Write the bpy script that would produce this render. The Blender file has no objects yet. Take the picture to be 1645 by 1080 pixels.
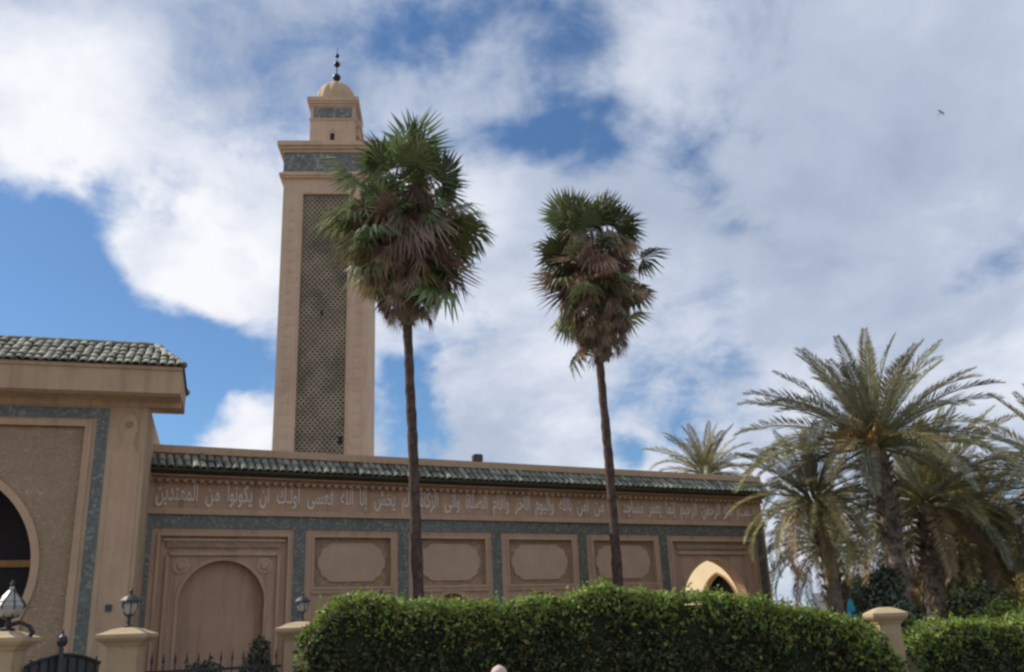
import bpy, bmesh, math, random
import numpy as np
from mathutils import Vector, Matrix
from mathutils.geometry import tessellate_polygon
R = math.radians
random.seed(7)
rng = np.random.default_rng(7)
SC = bpy.context.scene
COL = SC.collection

# ------------------------------------------------------------------ camera, light, exposure
cam_d = bpy.data.cameras.new('camera')
cam = bpy.data.objects.new('camera', cam_d); COL.objects.link(cam)
TH, RO = R(18.07), R(2.35)
Fw = Vector((0, math.cos(TH), math.sin(TH))); R0 = Vector((1, 0, 0)); U0 = Vector((0, -math.sin(TH), math.cos(TH)))
Rt = math.cos(RO)*R0 - math.sin(RO)*U0; Up = math.sin(RO)*R0 + math.cos(RO)*U0
M = Matrix((Rt, Up, -Fw)).transposed().to_4x4(); M.translation = Vector((0, 0, 1.6))
cam.matrix_world = M
cam_d.sensor_width = 36; cam_d.lens = 36*1450/1645; cam_d.clip_end = 6000; cam_d.clip_start = .1
SC.camera = cam

SUN = Vector((-.94*math.cos(R(42)), .34*math.cos(R(42)), math.sin(R(42)))).normalized()
sd = bpy.data.lights.new('sun', 'SUN'); sd.energy = 4.8; sd.angle = R(.6); sd.color = (1, .93, .80)
so = bpy.data.objects.new('sun', sd); COL.objects.link(so)
so.rotation_euler = (-SUN).to_track_quat('-Z', 'Y').to_euler()

SC.view_settings.view_transform = 'Standard'; SC.view_settings.look = 'None'
SC.view_settings.exposure = 0; SC.view_settings.gamma = 1; SC.view_settings.use_curve_mapping = False
SC.cycles.filter_width = 2.6

def pix_dir(x, y):
    return (Fw*1450 + Rt*(x-822.5) - Up*(y-540)).normalized()

world = bpy.data.worlds.new('World'); SC.world = world; world.use_nodes = True
def build_world():
    nt = world.node_tree; N = nt.nodes; L = nt.links
    for n in list(N): N.remove(n)
    out = N.new('ShaderNodeOutputWorld'); bg = N.new('ShaderNodeBackground'); L.new(bg.outputs[0], out.inputs[0])
    STR = .1
    bg.inputs[1].default_value = STR
    sky = N.new('ShaderNodeTexSky'); sky.sky_type = 'NISHITA'; sky.sun_disc = False
    sky.sun_elevation = R(42); sky.sun_rotation = math.atan2(SUN.x, SUN.y) % (2*math.pi)
    sky.air_density = 1.0; sky.dust_density = .35; sky.ozone_density = 4.0
    tc = N.new('ShaderNodeTexCoord')
    def math_(op, a, b=None, c=None, clamp=False):
        m = N.new('ShaderNodeMath'); m.operation = op; m.use_clamp = clamp
        for i, v in enumerate((a, b, c)):
            if v is None: continue
            if isinstance(v, (int, float)): m.inputs[i].default_value = v
            else: L.new(v, m.inputs[i])
        return m.outputs[0]
    nrm = N.new('ShaderNodeVectorMath'); nrm.operation = 'NORMALIZE'; L.new(tc.outputs['Generated'], nrm.inputs[0])
    D = nrm.outputs[0]
    sep = N.new('ShaderNodeSeparateXYZ'); L.new(D, sep.inputs[0])
    zz = math_('ADD', math_('MAXIMUM', sep.outputs[2], 0.0), .42)
    comb = N.new('ShaderNodeCombineXYZ')
    L.new(math_('DIVIDE', sep.outputs[0], zz), comb.inputs[0]); L.new(math_('DIVIDE', sep.outputs[1], zz), comb.inputs[1])
    P = comb.outputs[0]
    def noise(vec, scale, detail=6, rough=.55, dist=0, off=(0, 0, 0)):
        mp = N.new('ShaderNodeMapping'); mp.inputs['Location'].default_value = off; L.new(vec, mp.inputs[0])
        n = N.new('ShaderNodeTexNoise'); n.inputs['Scale'].default_value = scale; n.inputs['Detail'].default_value = detail
        n.inputs['Roughness'].default_value = rough; n.inputs['Distortion'].default_value = dist
        L.new(mp.outputs[0], n.inputs['Vector']); return n.outputs['Fac']
    warp = noise(D, 7.0, 4, .6, 0, (3, 1, 2))
    def blobs(lst):
        acc = None
        for x, y, r, w in lst:
            d = pix_dir(x, y)
            dp = N.new('ShaderNodeVectorMath'); dp.operation = 'DOT_PRODUCT'
            L.new(D, dp.inputs[0]); dp.inputs[1].default_value = d
            ang = math_('ARCCOSINE', math_('MINIMUM', dp.outputs['Value'], 1.0))
            ang = math_('ADD', ang, math_('MULTIPLY', math_('SUBTRACT', warp, .5), .16))
            mr = N.new('ShaderNodeMapRange'); mr.interpolation_type = 'SMOOTHSTEP'
            mr.inputs['From Min'].default_value = 0; mr.inputs['From Max'].default_value = r/1450
            mr.inputs['To Min'].default_value = w; mr.inputs['To Max'].default_value = 0
            L.new(ang, mr.inputs['Value'])
            acc = mr.outputs[0] if acc is None else math_('ADD', acc, mr.outputs[0])
        return acc
    cover = blobs([
        (-60, 520, 420, -1.0), (60, 420, 170, -.55), (330, 610, 190, -1.0), (180, 560, 160, -.8), (130, 380, 100, -.35),
        (650, 620, 110, -.62), (690, 680, 80, -.4), (560, 500, 120, .3),
        (880, 150, 220, -.19), (975, 235, 115, -.34), (610, 70, 110, -.26), (940, 50, 130, -.24), (1100, 275, 70, -.22), (740, 60, 130, -.24), (690, 90, 90, -.2), (880, 200, 90, -.2), (780, 250, 90, -.22), (1180, 330, 70, -.2),
        (1080, 680, 90, -.55), (1010, 730, 70, -.4), (1180, 480, 120, .15), (1600, 810, 90, -.35), (1280, 960, 90, -.3), (690, 560, 60, -.15), (800, 555, 80, -.12),
        (110, 190, 260, .45), (330, 430, 170, .75), (220, 410, 110, .5), (380, 700, 95, .9), (420, 640, 60, .4),
        (800, 420, 190, .45), (860, 650, 170, .5), (1150, 90, 260, .4), (1420, 300, 330, .45), (1420, 560, 240, .4), (1040, 380, 150, .35), (640, 220, 80, .15)])
    n1 = noise(P, 3.4, 10, .60, .35, (4.3, 1.1, 0))
    n2 = noise(P, 1.1, 3, .5, .2, (1.2, 7.7, 0))
    f = math_('ADD', math_('MULTIPLY', math_('SUBTRACT', n1, .5), 1.9), math_('MULTIPLY', math_('SUBTRACT', n2, .5), .7))
    n3 = noise(P, 11, 6, .6, .6, (2.3, 5.1, 0))
    f = math_('ADD', f, math_('MULTIPLY', math_('SUBTRACT', n3, .5), .8))
    low = N.new('ShaderNodeMapRange'); low.inputs['From Min'].default_value = .02; low.inputs['From Max'].default_value = .22; low.inputs['To Min'].default_value = .42; low.inputs['To Max'].default_value = 0; L.new(sep.outputs[2], low.inputs['Value'])
    f = math_('ADD', f, low.outputs[0])
    f = math_('ADD', math_('ADD', f, cover), .36)
    mask = N.new('ShaderNodeMapRange'); mask.interpolation_type = 'SMOOTHSTEP'
    mask.inputs['From Min'].default_value = -.22; mask.inputs['From Max'].default_value = .46
    L.new(f, mask.inputs['Value'])
    # cloud tone
    g1 = noise(P, 2.1, 7, .55, .4, (9.1, 3.3, 0))
    tone = math_('ADD', math_('MULTIPLY', math_('SUBTRACT', g1, .5), 1.9), .56)
    g2 = noise(P, 8, 6, .6, .5, (3.1, 8.3, 0)); tone = math_('ADD', tone, math_('MULTIPLY', math_('SUBTRACT', g2, .5), .5))
    tone = math_('ADD', tone, blobs([(60, 230, 360, .42), (300, 430, 200, .38), (380, 700, 120, .4), (1050, 100, 200, .25),
                                     (880, 660, 220, .2), (820, 380, 200, .18), (1420, 260, 330, -.17), (1540, 480, 320, -.18), (1600, 60, 260, -.06), (360, 130, 200, -.18), (1230, 420, 160, -.12), (1300, 620, 160, .1)]))
    cr = N.new('ShaderNodeValToRGB'); L.new(tone, cr.inputs[0])
    e = cr.color_ramp.elements
    e[0].position = .0; e[0].color = (.36, .42, .55, 1)
    e[1].position = 1.0; e[1].color = (.95, .96, 1.0, 1)
    m = e.new(.45); m.color = (.50, .57, .71, 1)
    m = e.new(.75); m.color = (.75, .79, .89, 1)
    sc = N.new('ShaderNodeVectorMath'); sc.operation = 'SCALE'; sc.inputs['Scale'].default_value = 1/STR; L.new(cr.outputs[0], sc.inputs[0])
    mix = N.new('ShaderNodeMix'); mix.data_type = 'RGBA'
    tint = N.new('ShaderNodeVectorMath'); tint.operation = 'MULTIPLY'; tint.inputs[1].default_value = (.80, .98, 1.10); L.new(sky.outputs[0], tint.inputs[0])
    L.new(mask.outputs[0], mix.inputs[0]); L.new(tint.outputs[0], mix.inputs[6]); L.new(sc.outputs[0], mix.inputs[7])
    L.new(mix.outputs[2], bg.inputs[0])
build_world()

# ------------------------------------------------------------------ materials
MATS = {}
def mat(name, col, rough=.85, var=.12, scale=3.0, bump=.0, bscale=40., col2=None, c2thr=(.45, .65), c2scale=1.5, spec=.3, metal=0,
        rand=0., trans=0., island=0., extra=None):
    """procedural plaster / leaf / metal material in object space"""
    if name in MATS: return MATS[name]
    m = bpy.data.materials.new(name); m.use_nodes = True; MATS[name] = m
    nt = m.node_tree; N = nt.nodes; L = nt.links
    b = N['Principled BSDF']; b.inputs['Roughness'].default_value = rough; b.inputs['Metallic'].default_value = metal
    b.inputs['Specular IOR Level'].default_value = spec
    tc = N.new('ShaderNodeTexCoord'); V = tc.outputs['Object']
    n = N.new('ShaderNodeTexNoise'); n.inputs['Scale'].default_value = scale; n.inputs['Detail'].default_value = 6; n.inputs['Roughness'].default_value = .6
    L.new(V, n.inputs['Vector'])
    base = N.new('ShaderNodeMix'); base.data_type = 'RGBA'
    c = np.array(col)
    base.inputs[6].default_value = (*(c*(1-var)), 1); base.inputs[7].default_value = (*np.minimum(c*(1+var), .95), 1)
    mr = N.new('ShaderNodeMapRange'); mr.inputs['From Min'].default_value = .3; mr.inputs['From Max'].default_value = .7; L.new(n.outputs[0], mr.inputs['Value'])
    L.new(mr.outputs[0], base.inputs[0]); cur = base.outputs[2]
    if col2 is not None:
        n2 = N.new('ShaderNodeTexNoise'); n2.inputs['Scale'].default_value = c2scale; n2.inputs['Detail'].default_value = 8; n2.inputs['Roughness'].default_value = .65
        L.new(V, n2.inputs['Vector'])
        r2 = N.new('ShaderNodeMapRange'); r2.inputs['From Min'].default_value = c2thr[0]; r2.inputs['From Max'].default_value = c2thr[1]; L.new(n2.outputs[0], r2.inputs['Value'])
        mx = N.new('ShaderNodeMix'); mx.data_type = 'RGBA'; L.new(r2.outputs[0], mx.inputs[0]); L.new(cur, mx.inputs[6]); mx.inputs[7].default_value = (*col2, 1)
        cur = mx.outputs[2]
    if rand or island:
        if island:
            g = N.new('ShaderNodeNewGeometry'); src = g.outputs['Random Per Island']; amt = island
        else:
            g = N.new('ShaderNodeObjectInfo'); src = g.outputs['Random']; amt = rand
        h = N.new('ShaderNodeHueSaturation')
        v = N.new('ShaderNodeMapRange'); v.inputs['To Min'].default_value = 1-amt; v.inputs['To Max'].default_value = 1+amt; L.new(src, v.inputs['Value'])
        L.new(v.outputs[0], h.inputs['Value'])
        m2 = N.new('ShaderNodeMath'); m2.operation = 'FRACT'
        m3 = N.new('ShaderNodeMath'); m3.operation = 'MULTIPLY'; m3.inputs[1].default_value = 7.13; L.new(src, m3.inputs[0]); L.new(m3.outputs[0], m2.inputs[0])
        v2 = N.new('ShaderNodeMapRange'); v2.inputs['To Min'].default_value = .5-amt*.06; v2.inputs['To Max'].default_value = .5+amt*.06; L.new(m2.outputs[0], v2.inputs['Value'])
        L.new(v2.outputs[0], h.inputs['Hue']); L.new(cur, h.inputs['Color']); cur = h.outputs[0]
    if extra: cur = extra(N, L, V, cur)
    L.new(cur, b.inputs['Base Color'])
    if bump:
        bn = N.new('ShaderNodeTexNoise'); bn.inputs['Scale'].default_value = bscale; bn.inputs['Detail'].default_value = 5; L.new(V, bn.inputs['Vector'])
        bp = N.new('ShaderNodeBump'); bp.inputs['Strength'].default_value = bump; bp.inputs['Distance'].default_value = .02
        L.new(bn.outputs[0], bp.inputs['Height']); L.new(bp.outputs[0], b.inputs['Normal'])
    if trans:
        t = N.new('ShaderNodeBsdfTranslucent'); L.new(cur, t.inputs[0])
        ms = N.new('ShaderNodeMixShader'); ms.inputs[0].default_value = trans
        L.new(b.outputs[0], ms.inputs[1]); L.new(t.outputs[0], ms.inputs[2])
        L.new(ms.outputs[0], N['Material Output'].inputs['Surface'])
    return m

def zellige_extra(scale, ca, cb, cc, thr=.35):
    def f(N, L, V, cur):
        vo = N.new('ShaderNodeTexVoronoi'); vo.inputs['Scale'].default_value = scale; vo.inputs['Randomness'].default_value = .55; L.new(V, vo.inputs['Vector'])
        cr = N.new('ShaderNodeValToRGB'); sp = N.new('ShaderNodeSeparateColor'); L.new(vo.outputs['Color'], sp.inputs[0]); L.new(sp.outputs[0], cr.inputs[0])
        cr.color_ramp.interpolation = 'CONSTANT'
        e = cr.color_ramp.elements; e[0].position = 0; e[0].color = (*ca, 1); e[1].position = .42; e[1].color = (*cb, 1)
        x = e.new(.80); x.color = (*cc, 1)
        vd = N.new('ShaderNodeTexVoronoi'); vd.feature = 'DISTANCE_TO_EDGE'; vd.inputs['Scale'].default_value = scale; vd.inputs['Randomness'].default_value = .55; L.new(V, vd.inputs['Vector'])
        r = N.new('ShaderNodeMapRange'); r.inputs['From Min'].default_value = .02; r.inputs['From Max'].default_value = .06; L.new(vd.outputs['Distance'], r.inputs['Value'])
        mx = N.new('ShaderNodeMix'); mx.data_type = 'RGBA'; L.new(r.outputs[0], mx.inputs[0]); mx.inputs[6].default_value = (.16, .155, .13, 1); L.new(cr.outputs[0], mx.inputs[7])
        # large uneven fading over the tiles
        n = N.new('ShaderNodeTexNoise'); n.inputs['Scale'].default_value = 1.3; n.inputs['Detail'].default_value = 4; L.new(V, n.inputs['Vector'])
        m2 = N.new('ShaderNodeMix'); m2.data_type = 'RGBA'; m2.blend_type = 'MULTIPLY'; m2.inputs[0].default_value = .5
        L.new(mx.outputs[2], m2.inputs[6]); L.new(n.outputs[0], m2.inputs[7])
        return m2.outputs[2]
    return f
def streak_extra(dark, amt=.5, sc=1.0):
    def f(N, L, V, cur):
        mp = N.new('ShaderNodeMapping'); mp.inputs['Scale'].default_value = (5.5*sc, 5.5*sc, .35*sc); L.new(V, mp.inputs[0])
        n = N.new('ShaderNodeTexNoise'); n.inputs['Scale'].default_value = 1; n.inputs['Detail'].default_value = 7; n.inputs['Roughness'].default_value = .62; L.new(mp.outputs[0], n.inputs['Vector'])
        r = N.new('ShaderNodeMapRange'); r.inputs['From Min'].default_value = .48; r.inputs['From Max'].default_value = .80; r.inputs['To Max'].default_value = amt; L.new(n.outputs[0], r.inputs['Value'])
        mx = N.new('ShaderNodeMix'); mx.data_type = 'RGBA'; L.new(r.outputs[0], mx.inputs[0]); L.new(cur, mx.inputs[6]); mx.inputs[7].default_value = (*dark, 1)
        n2 = N.new('ShaderNodeTexNoise'); n2.inputs['Scale'].default_value = 26*sc; n2.inputs['Detail'].default_value = 3; L.new(V, n2.inputs['Vector'])
        r2 = N.new('ShaderNodeMapRange'); r2.inputs['To Min'].default_value = .9; r2.inputs['To Max'].default_value = 1.1; L.new(n2.outputs[0], r2.inputs['Value'])
        h = N.new('ShaderNodeHueSaturation'); L.new(mx.outputs[2], h.inputs['Color']); L.new(r2.outputs[0], h.inputs['Value'])
        return h.outputs[0]
    return f
def carved_extra(scale, dark):
    def f(N, L, V, cur):
        vo = N.new('ShaderNodeTexVoronoi'); vo.feature = 'DISTANCE_TO_EDGE'; vo.inputs['Scale'].default_value = scale; L.new(V, vo.inputs['Vector'])
        r = N.new('ShaderNodeMapRange'); r.inputs['From Min'].default_value = .05; r.inputs['From Max'].default_value = .22; L.new(vo.outputs['Distance'], r.inputs['Value'])
        mx = N.new('ShaderNodeMix'); mx.data_type = 'RGBA'; L.new(r.outputs[0], mx.inputs[0]); L.new(cur, mx.inputs[6]); mx.inputs[7].default_value = (*dark, 1)
        bp = N.new('ShaderNodeBump'); bp.inputs['Strength'].default_value = .8; bp.inputs['Distance'].default_value = .03; bp.invert = True
        L.new(r.outputs[0], bp.inputs['Height']); L.new(bp.outputs[0], N['Principled BSDF'].inputs['Normal'])
        return mx.outputs[2]
    return f

PL = mat('plaster_pink', (.50, .322, .215), .9, .10, 1.2, .25, 35, col2=(.42, .275, .17), c2thr=(.5, .75), c2scale=.8, extra=streak_extra((.24, .165, .115), .8))
PL_L = mat('plaster_light', (.53, .365, .24), .9, .07, 1.5, .2, 35, col2=(.44, .30, .195), c2thr=(.5, .75), c2scale=1.1, extra=streak_extra((.26, .18, .12), .4))
PL_CART = mat('plaster_cartouche', (.51, .355, .24), .9, .08, 2.5, .15, 45)
PL_CARVE = mat('plaster_carved', (.48, .32, .205), .9, .1, 3, extra=carved_extra(17, (.44, .29, .185)))
PL_RELIEF = mat('plaster_relief', (.50, .36, .24), .9, .10, 2, extra=carved_extra(24, (.45, .32, .21)), col2=(.44, .31, .205), c2thr=(.42, .6), c2scale=5)
PL_GATE = mat('gate_plaster', (.50, .36, .235), .9, .10, 1.2, .25, 35, col2=(.42, .295, .19), c2thr=(.5, .75), c2scale=.7, extra=streak_extra((.25, .175, .12), .8))
PL_TOWER = mat('tower_plaster', (.58, .43, .305), .9, .06, 1.0, .2, 20, col2=(.50, .365, .255), c2thr=(.5, .7), c2scale=.6, extra=streak_extra((.30, .21, .15), .45, .5))
PL_TREL = mat('tower_relief', (.44, .31, .225), .9, .1, 2, extra=carved_extra(2.6, (.40, .275, .195)))
PL_DOME = mat('dome_plaster', (.50, .37, .24), .85, .08, 3, .2, 20)
PL_CREAM = mat('pillar_cream', (.43, .325, .205), .85, .10, 4, .3, 40, col2=(.32, .22, .13), c2thr=(.55, .75), c2scale=4)
PL_INNER = mat('courtyard_plaster', (.72, .60, .40), .9, .05, 2, .2, 20)
INK = mat('inscription_plaster', (.74, .64, .55), .85, .08, 6)
ZEL = mat('zellige_green', (.1, .15, .14), .35, .2, 4, spec=.5, extra=zellige_extra(20, (.125, .14, .11), (.18, .19, .16), (.31, .30, .26)))
ZEL_G = mat('zellige_gate', (.1, .15, .14), .35, .2, 4, spec=.5, extra=zellige_extra(18, (.11, .14, .12), (.165, .19, .17), (.30, .295, .265)))
ZEL_T = mat('zellige_tower', (.1, .15, .14), .35, .2, 4, spec=.5, extra=zellige_extra(5.5, (.15, .17, .155), (.23, .235, .215), (.38, .36, .32)))
LAT_B = mat('lattice_tile_ground', (.175, .155, .105), .6, .25, 1.2, col2=(.18, .165, .12), c2thr=(.45, .6), c2scale=.9)
LAT = mat('lattice_rib', (.43, .365, .27), .8, .12, 1, col2=(.22, .195, .145), c2thr=(.42, .62), c2scale=.55)
TILE = mat('glazed_roof_tile', (.195, .20, .155), .65, .3, 9, spec=.25, col2=(.30, .30, .23), c2thr=(.45, .68), c2scale=2.2, rand=.5)
TILE_G = mat('gate_roof_tile', (.18, .18, .14), .65, .3, 9, spec=.3, col2=(.33, .32, .25), c2thr=(.42, .7), c2scale=3, rand=.35)
TILE_BED = mat('roof_bed', (.07, .07, .05), .9, .2, 4)
WOOD = mat('dark_cedar', (.018, .015, .016), .7, .2, 6, .3, 30)
BEAM = mat('cedar_beam', (.34, .18, .08), .7, .2, 6)
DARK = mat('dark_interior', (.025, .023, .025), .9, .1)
IRON = mat('black_iron', (.016, .016, .018), .5, .2, 20, spec=.5)
IRON_G = mat('gate_sheet_metal', (.05, .055, .058), .5, .15, 5, spec=.4)
BALL = mat('dark_finial_metal', (.03, .033, .04), .35, .1, metal=.6)
GLASS = mat('milky_lamp_glass', (.34, .33, .31), .25, .05, spec=.6)
BARK_W = mat('fan_palm_bark', (.115, .078, .062), .95, .3, 9, .8, 30, col2=(.06, .042, .036), c2thr=(.45, .6), c2scale=7)
BARK_D = mat('date_palm_bark', (.20, .155, .12), .95, .3, 6, .8, 20, col2=(.06, .045, .035), c2thr=(.45, .6), c2scale=5)
FAN_G = mat('fan_leaf_green', (.11, .14, .058), .5, .25, 3, rand=.55, trans=.22, spec=.5)
FAN_Y = mat('fan_leaf_yellow', (.22, .21, .07), .6, .25, 3, rand=.4, trans=.25)
FAN_D = mat('fan_leaf_dead', (.225, .165, .128), .9, .3, 3, rand=.6, trans=.12)
FAN_DL = mat('fan_leaf_dead_pale', (.36, .25, .17), .9, .3, 3, rand=.4, trans=.12)
FROND = mat('date_frond', (.22, .228, .155), .5, .2, 3, rand=.45, trans=.2, spec=.5)
FROND_O = mat('date_frond_olive', (.30, .275, .13), .6, .2, 3, rand=.4, trans=.2)
FROND_DRY = mat('date_frond_dry', (.27, .21, .12), .8, .2, 3, rand=.4, trans=.15)
STALK = mat('fruit_stalk_orange', (.36, .20, .06), .6, .2, 3, rand=.3)
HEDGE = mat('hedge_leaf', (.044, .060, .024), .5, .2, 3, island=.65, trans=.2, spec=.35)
SHOOT_LIT = mat('hedge_sunlit_young_shoot', (.21, .29, .06), .5, .2, 3, island=.45, trans=.35, spec=.4)  # young growth, with the sunlit look of the hedge top put into its colour
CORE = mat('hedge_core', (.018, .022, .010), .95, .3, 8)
SHRUB = mat('dark_shrub_leaf', (.04, .062, .035), .5, .2, 3, island=.6, trans=.2)
SHRUB_Y = mat('yellow_shrub_leaf', (.17, .19, .04), .5, .2, 3, island=.5, trans=.3)
SHRUB_O = mat('russet_shrub_leaf', (.23, .15, .055), .6, .2, 3, island=.5, trans=.25)
SHRUB_G = mat('grey_shrub_leaf', (.12, .135, .09), .6, .2, 3, island=.5, trans=.25)
PAVE = mat('pavement_slabs', (.21, .18, .145), .9, .12, 2, .2, 30)
EARTH = mat('dusty_ground', (.16, .13, .09), .95, .2, .5, .2, 10)
ASPH = mat('asphalt', (.055, .055, .055), .9, .15, 3, .4, 60)
KERB = mat('kerb_stone', (.42, .40, .36), .9, .1, 5)
FAR_G = mat('far_grey_render', (.37, .36, .345), .9, .08, .5)
FAR_W = mat('far_white_render', (.58, .56, .52), .9, .06, .5)
FAR_S = mat('far_slate_render', (.30, .33, .36), .9, .06, .5)
PANE = mat('dark_pane', (.03, .04, .05), .15, .1, spec=.6)
TURQ = mat('turquoise_cloth', (.03, .30, .40), .8, .12, 5, trans=.2)
WHITE = mat('white_cloth', (.74, .74, .70), .85, .06, 5)
STONE = mat('pale_pink_stone', (.60, .46, .40), .8, .1, 8)
BIRD = mat('bird_grey', (.36, .38, .41), .8, .1)

# ------------------------------------------------------------------ helpers
class MB:
    def __init__(s): s.v = []; s.f = []; s.mi = []; s.m = 0
    def add(s, vs, fs):
        o = len(s.v); s.v += [tuple(v) for v in vs]; s.f += [tuple(i+o for i in f) for f in fs]; s.mi += [s.m]*len(fs)
    def box(s, x0, x1, y0, y1, z0, z1):
        s.add([(x, y, z) for z in (z0, z1) for y in (y0, y1) for x in (x0, x1)],
              [(0, 2, 3, 1), (4, 5, 7, 6), (0, 1, 5, 4), (2, 6, 7, 3), (0, 4, 6, 2), (1, 3, 7, 5)])
        return s
    def prism(s, outer, t0, t1, holes=()):
        """outline in the (x, z) plane, extruded along y from t0 (front) to t1"""
        loops = [outer]+list(holes)
        pts = [p for l in loops for p in l]; n = len(pts)
        tris = tessellate_polygon([[Vector((x, z, 0)) for x, z in l] for l in loops])
        vs = [(x, t0, z) for x, z in pts]+[(x, t1, z) for x, z in pts]
        fs = [tuple(t) for t in tris]+[tuple(i+n for i in reversed(t)) for t in tris]
        o = 0
        for l in loops:
            k = len(l)
            for i in range(k):
                a, b = o+i, o+(i+1) % k; fs.append((a, b, b+n, a+n))
            o += k
        s.add(vs, fs); return s
    def ring(s, path, r, sides=8, cap=True):
        """tube along a list of (point, radius)"""
        base = len(s.v); pts = [Vector(p) for p in path]; fs = []; vs = []
        for i, p in enumerate(pts):
            t = (pts[min(i+1, len(pts)-1)]-pts[max(i-1, 0)]).normalized()
            a = Vector((1, 0, 0)) if abs(t.x) < .8 else Vector((0, 1, 0))
            u = t.cross(a).normalized(); w = t.cross(u)
            rr = r[i] if isinstance(r, (list, tuple)) else r
            for k in range(sides):
                q = 2*math.pi*k/sides; vs.append(p+(u*math.cos(q)+w*math.sin(q))*rr)
        for i in range(len(pts)-1):
            for k in range(sides):
                a, b = i*sides+k, i*sides+(k+1) % sides; fs.append((a, b, b+sides, a+sides))
        if cap: fs.append(tuple(range(sides))[::-1]); fs.append(tuple((len(pts)-1)*sides+k for k in range(sides)))
        s.add(vs, fs); return s
    def lathe(s, prof, cx=0, cy=0, sides=20, ribs=0, ribamp=0):
        vs = []; fs = []
        for r, z in prof:
            for k in range(sides):
                q = 2*math.pi*k/sides; rr = r*(1+ribamp*abs(math.cos(ribs*q/2))) if ribs else r
                vs.append((cx+rr*math.cos(q), cy+rr*math.sin(q), z))
        for i in range(len(prof)-1):
            for k in range(sides):
                a, b = i*sides+k, i*sides+(k+1) % sides; fs.append((a, b, b+sides, a+sides))
        fs.append(tuple(range(sides))[::-1]); fs.append(tuple((len(prof)-1)*sides+k for k in range(sides)))
        s.add(vs, fs); return s
    def mesh(s, name, mats, smooth=False, fix=True):
        me = bpy.data.meshes.new(name); me.from_pydata(s.v, [], s.f)
        if not isinstance(mats, (list, tuple)): mats = [mats]
        for m in mats: me.materials.append(m)
        if len(mats) > 1: me.polygons.foreach_set('material_index', s.mi)
        if fix and len(s.f) < 60000:
            bm = bmesh.new(); bm.from_mesh(me); bmesh.ops.recalc_face_normals(bm, faces=bm.faces); bm.to_mesh(me); bm.free()
        if smooth: me.polygons.foreach_set('use_smooth', [True]*len(me.polygons))
        me.update(); return me
    def build(s, name, mats, parent=None, smooth=False, fix=True, loc=None, **kw):
        return link(name, s.mesh(name, mats, smooth, fix), parent, loc, **kw)

def link(name, me, parent=None, loc=None, rot=None, scale=None, label=None, kind=None):
    o = bpy.data.objects.new(name, me); COL.objects.link(o)
    if parent is not None: o.parent = parent
    if loc is not None: o.location = loc
    if rot is not None: o.rotation_euler = rot
    if scale is not None: o.scale = scale
    if label: o['label'] = label
    if kind: o['kind'] = kind
    return o
def thing(name, label, cat, loc=(0, 0, 0), rz=0, group=None):
    o = bpy.data.objects.new(name, None); COL.objects.link(o); o.location = loc; o.rotation_euler = (0, 0, rz)
    o.empty_display_size = .2
    o['label'] = label; o['category'] = cat
    if group: o['group'] = group
    return o
def tag(o, label, cat, group=None):
    o['label'] = label; o['category'] = cat
    if group: o['group'] = group
    return o
def box(name, m, par, x0, x1, y0, y1, z0, z1, **kw):
    return MB().box(x0, x1, y0, y1, z0, z1).build(name, m, par, **kw)
def rect(x0, x1, z0, z1): return [(x0, z0), (x1, z0), (x1, z1), (x0, z1)]
def arc(cx, cz, r, a0, a1, n):
    return [(cx+r*math.cos(R(a0+(a1-a0)*i/n)), cz+r*math.sin(R(a0+(a1-a0)*i/n))) for i in range(n+1)]
def horseshoe(cx, cz, r, jamb, zb, n=28, off=0.):
    """opening outline: right jamb, arch, left jamb"""
    rr = r+off; j = jamb+off
    a = -math.degrees(math.acos(min(j/rr, 1)))
    p = [(cx+j, zb)]+arc(cx, cz, rr, a, 180-a, n)+[(cx-j, zb)]
    return p
def pointed(cx, zs, hw, e, zb, n=12, off=0.):
    r = hw+e+off
    am = math.degrees(math.acos(e/r))
    right = arc(cx-e, zs, r, 0, am, n)
    left = [(2*cx-x, z) for x, z in reversed(right[:-1])]
    return [(cx+hw+off, zb)]+right+left+[(cx-hw-off, zb)]

# ------------------------------------------------------------------ setting
def sheet(name, m, x0, x1, y0, y1, z):
    return MB().box(x0, x1, y0, y1, z-.3, z).build(name, m, kind='structure')
g = MB(); g.add([(-2500, -2500, -.02), (2500, -2500, -.02), (2500, 2500, -.02), (-2500, 2500, -.02)], [(0, 1, 2, 3)]); g.build('ground', EARTH, kind='structure')
sheet('road', ASPH, -60, 60, -9, -1.5, -.01)
sheet('pavement', PAVE, -60, 60, -1.35, 60, .12-.12)
MB().box(-60, 60, -1.5, -1.35, -.3, .06).build('kerb', KERB, kind='structure')

# ------------------------------------------------------------------ roof tiles
def tile_mesh(w, l, name, m):
    b = MB(); n = 6; vs = []; fs = []
    for j, (y, r, dz) in enumerate(((0, w*.5, 0.012), (l, w*.42, 0))):
        for i in range(n+1):
            q = math.pi*i/n; vs.append((-math.cos(q)*r, y, math.sin(q)*r*.75+dz))
    for i in range(n): fs.append((i, i+1, i+n+2, i+n+1))
    vs += [(-w*.5, 0, 0), (w*.5, 0, 0)]
    # front thickness lip
    for i in range(n+1):
        q = math.pi*i/n; vs.append((-math.cos(q)*w*.38, 0.001, math.sin(q)*w*.5*.55+.004))
    o = 2*(n+1)+2
    for i in range(n): fs.append((i, i+1, o+i+1, o+i))
    b.add(vs, fs); return b.mesh(name, m, smooth=False, fix=False)

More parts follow.
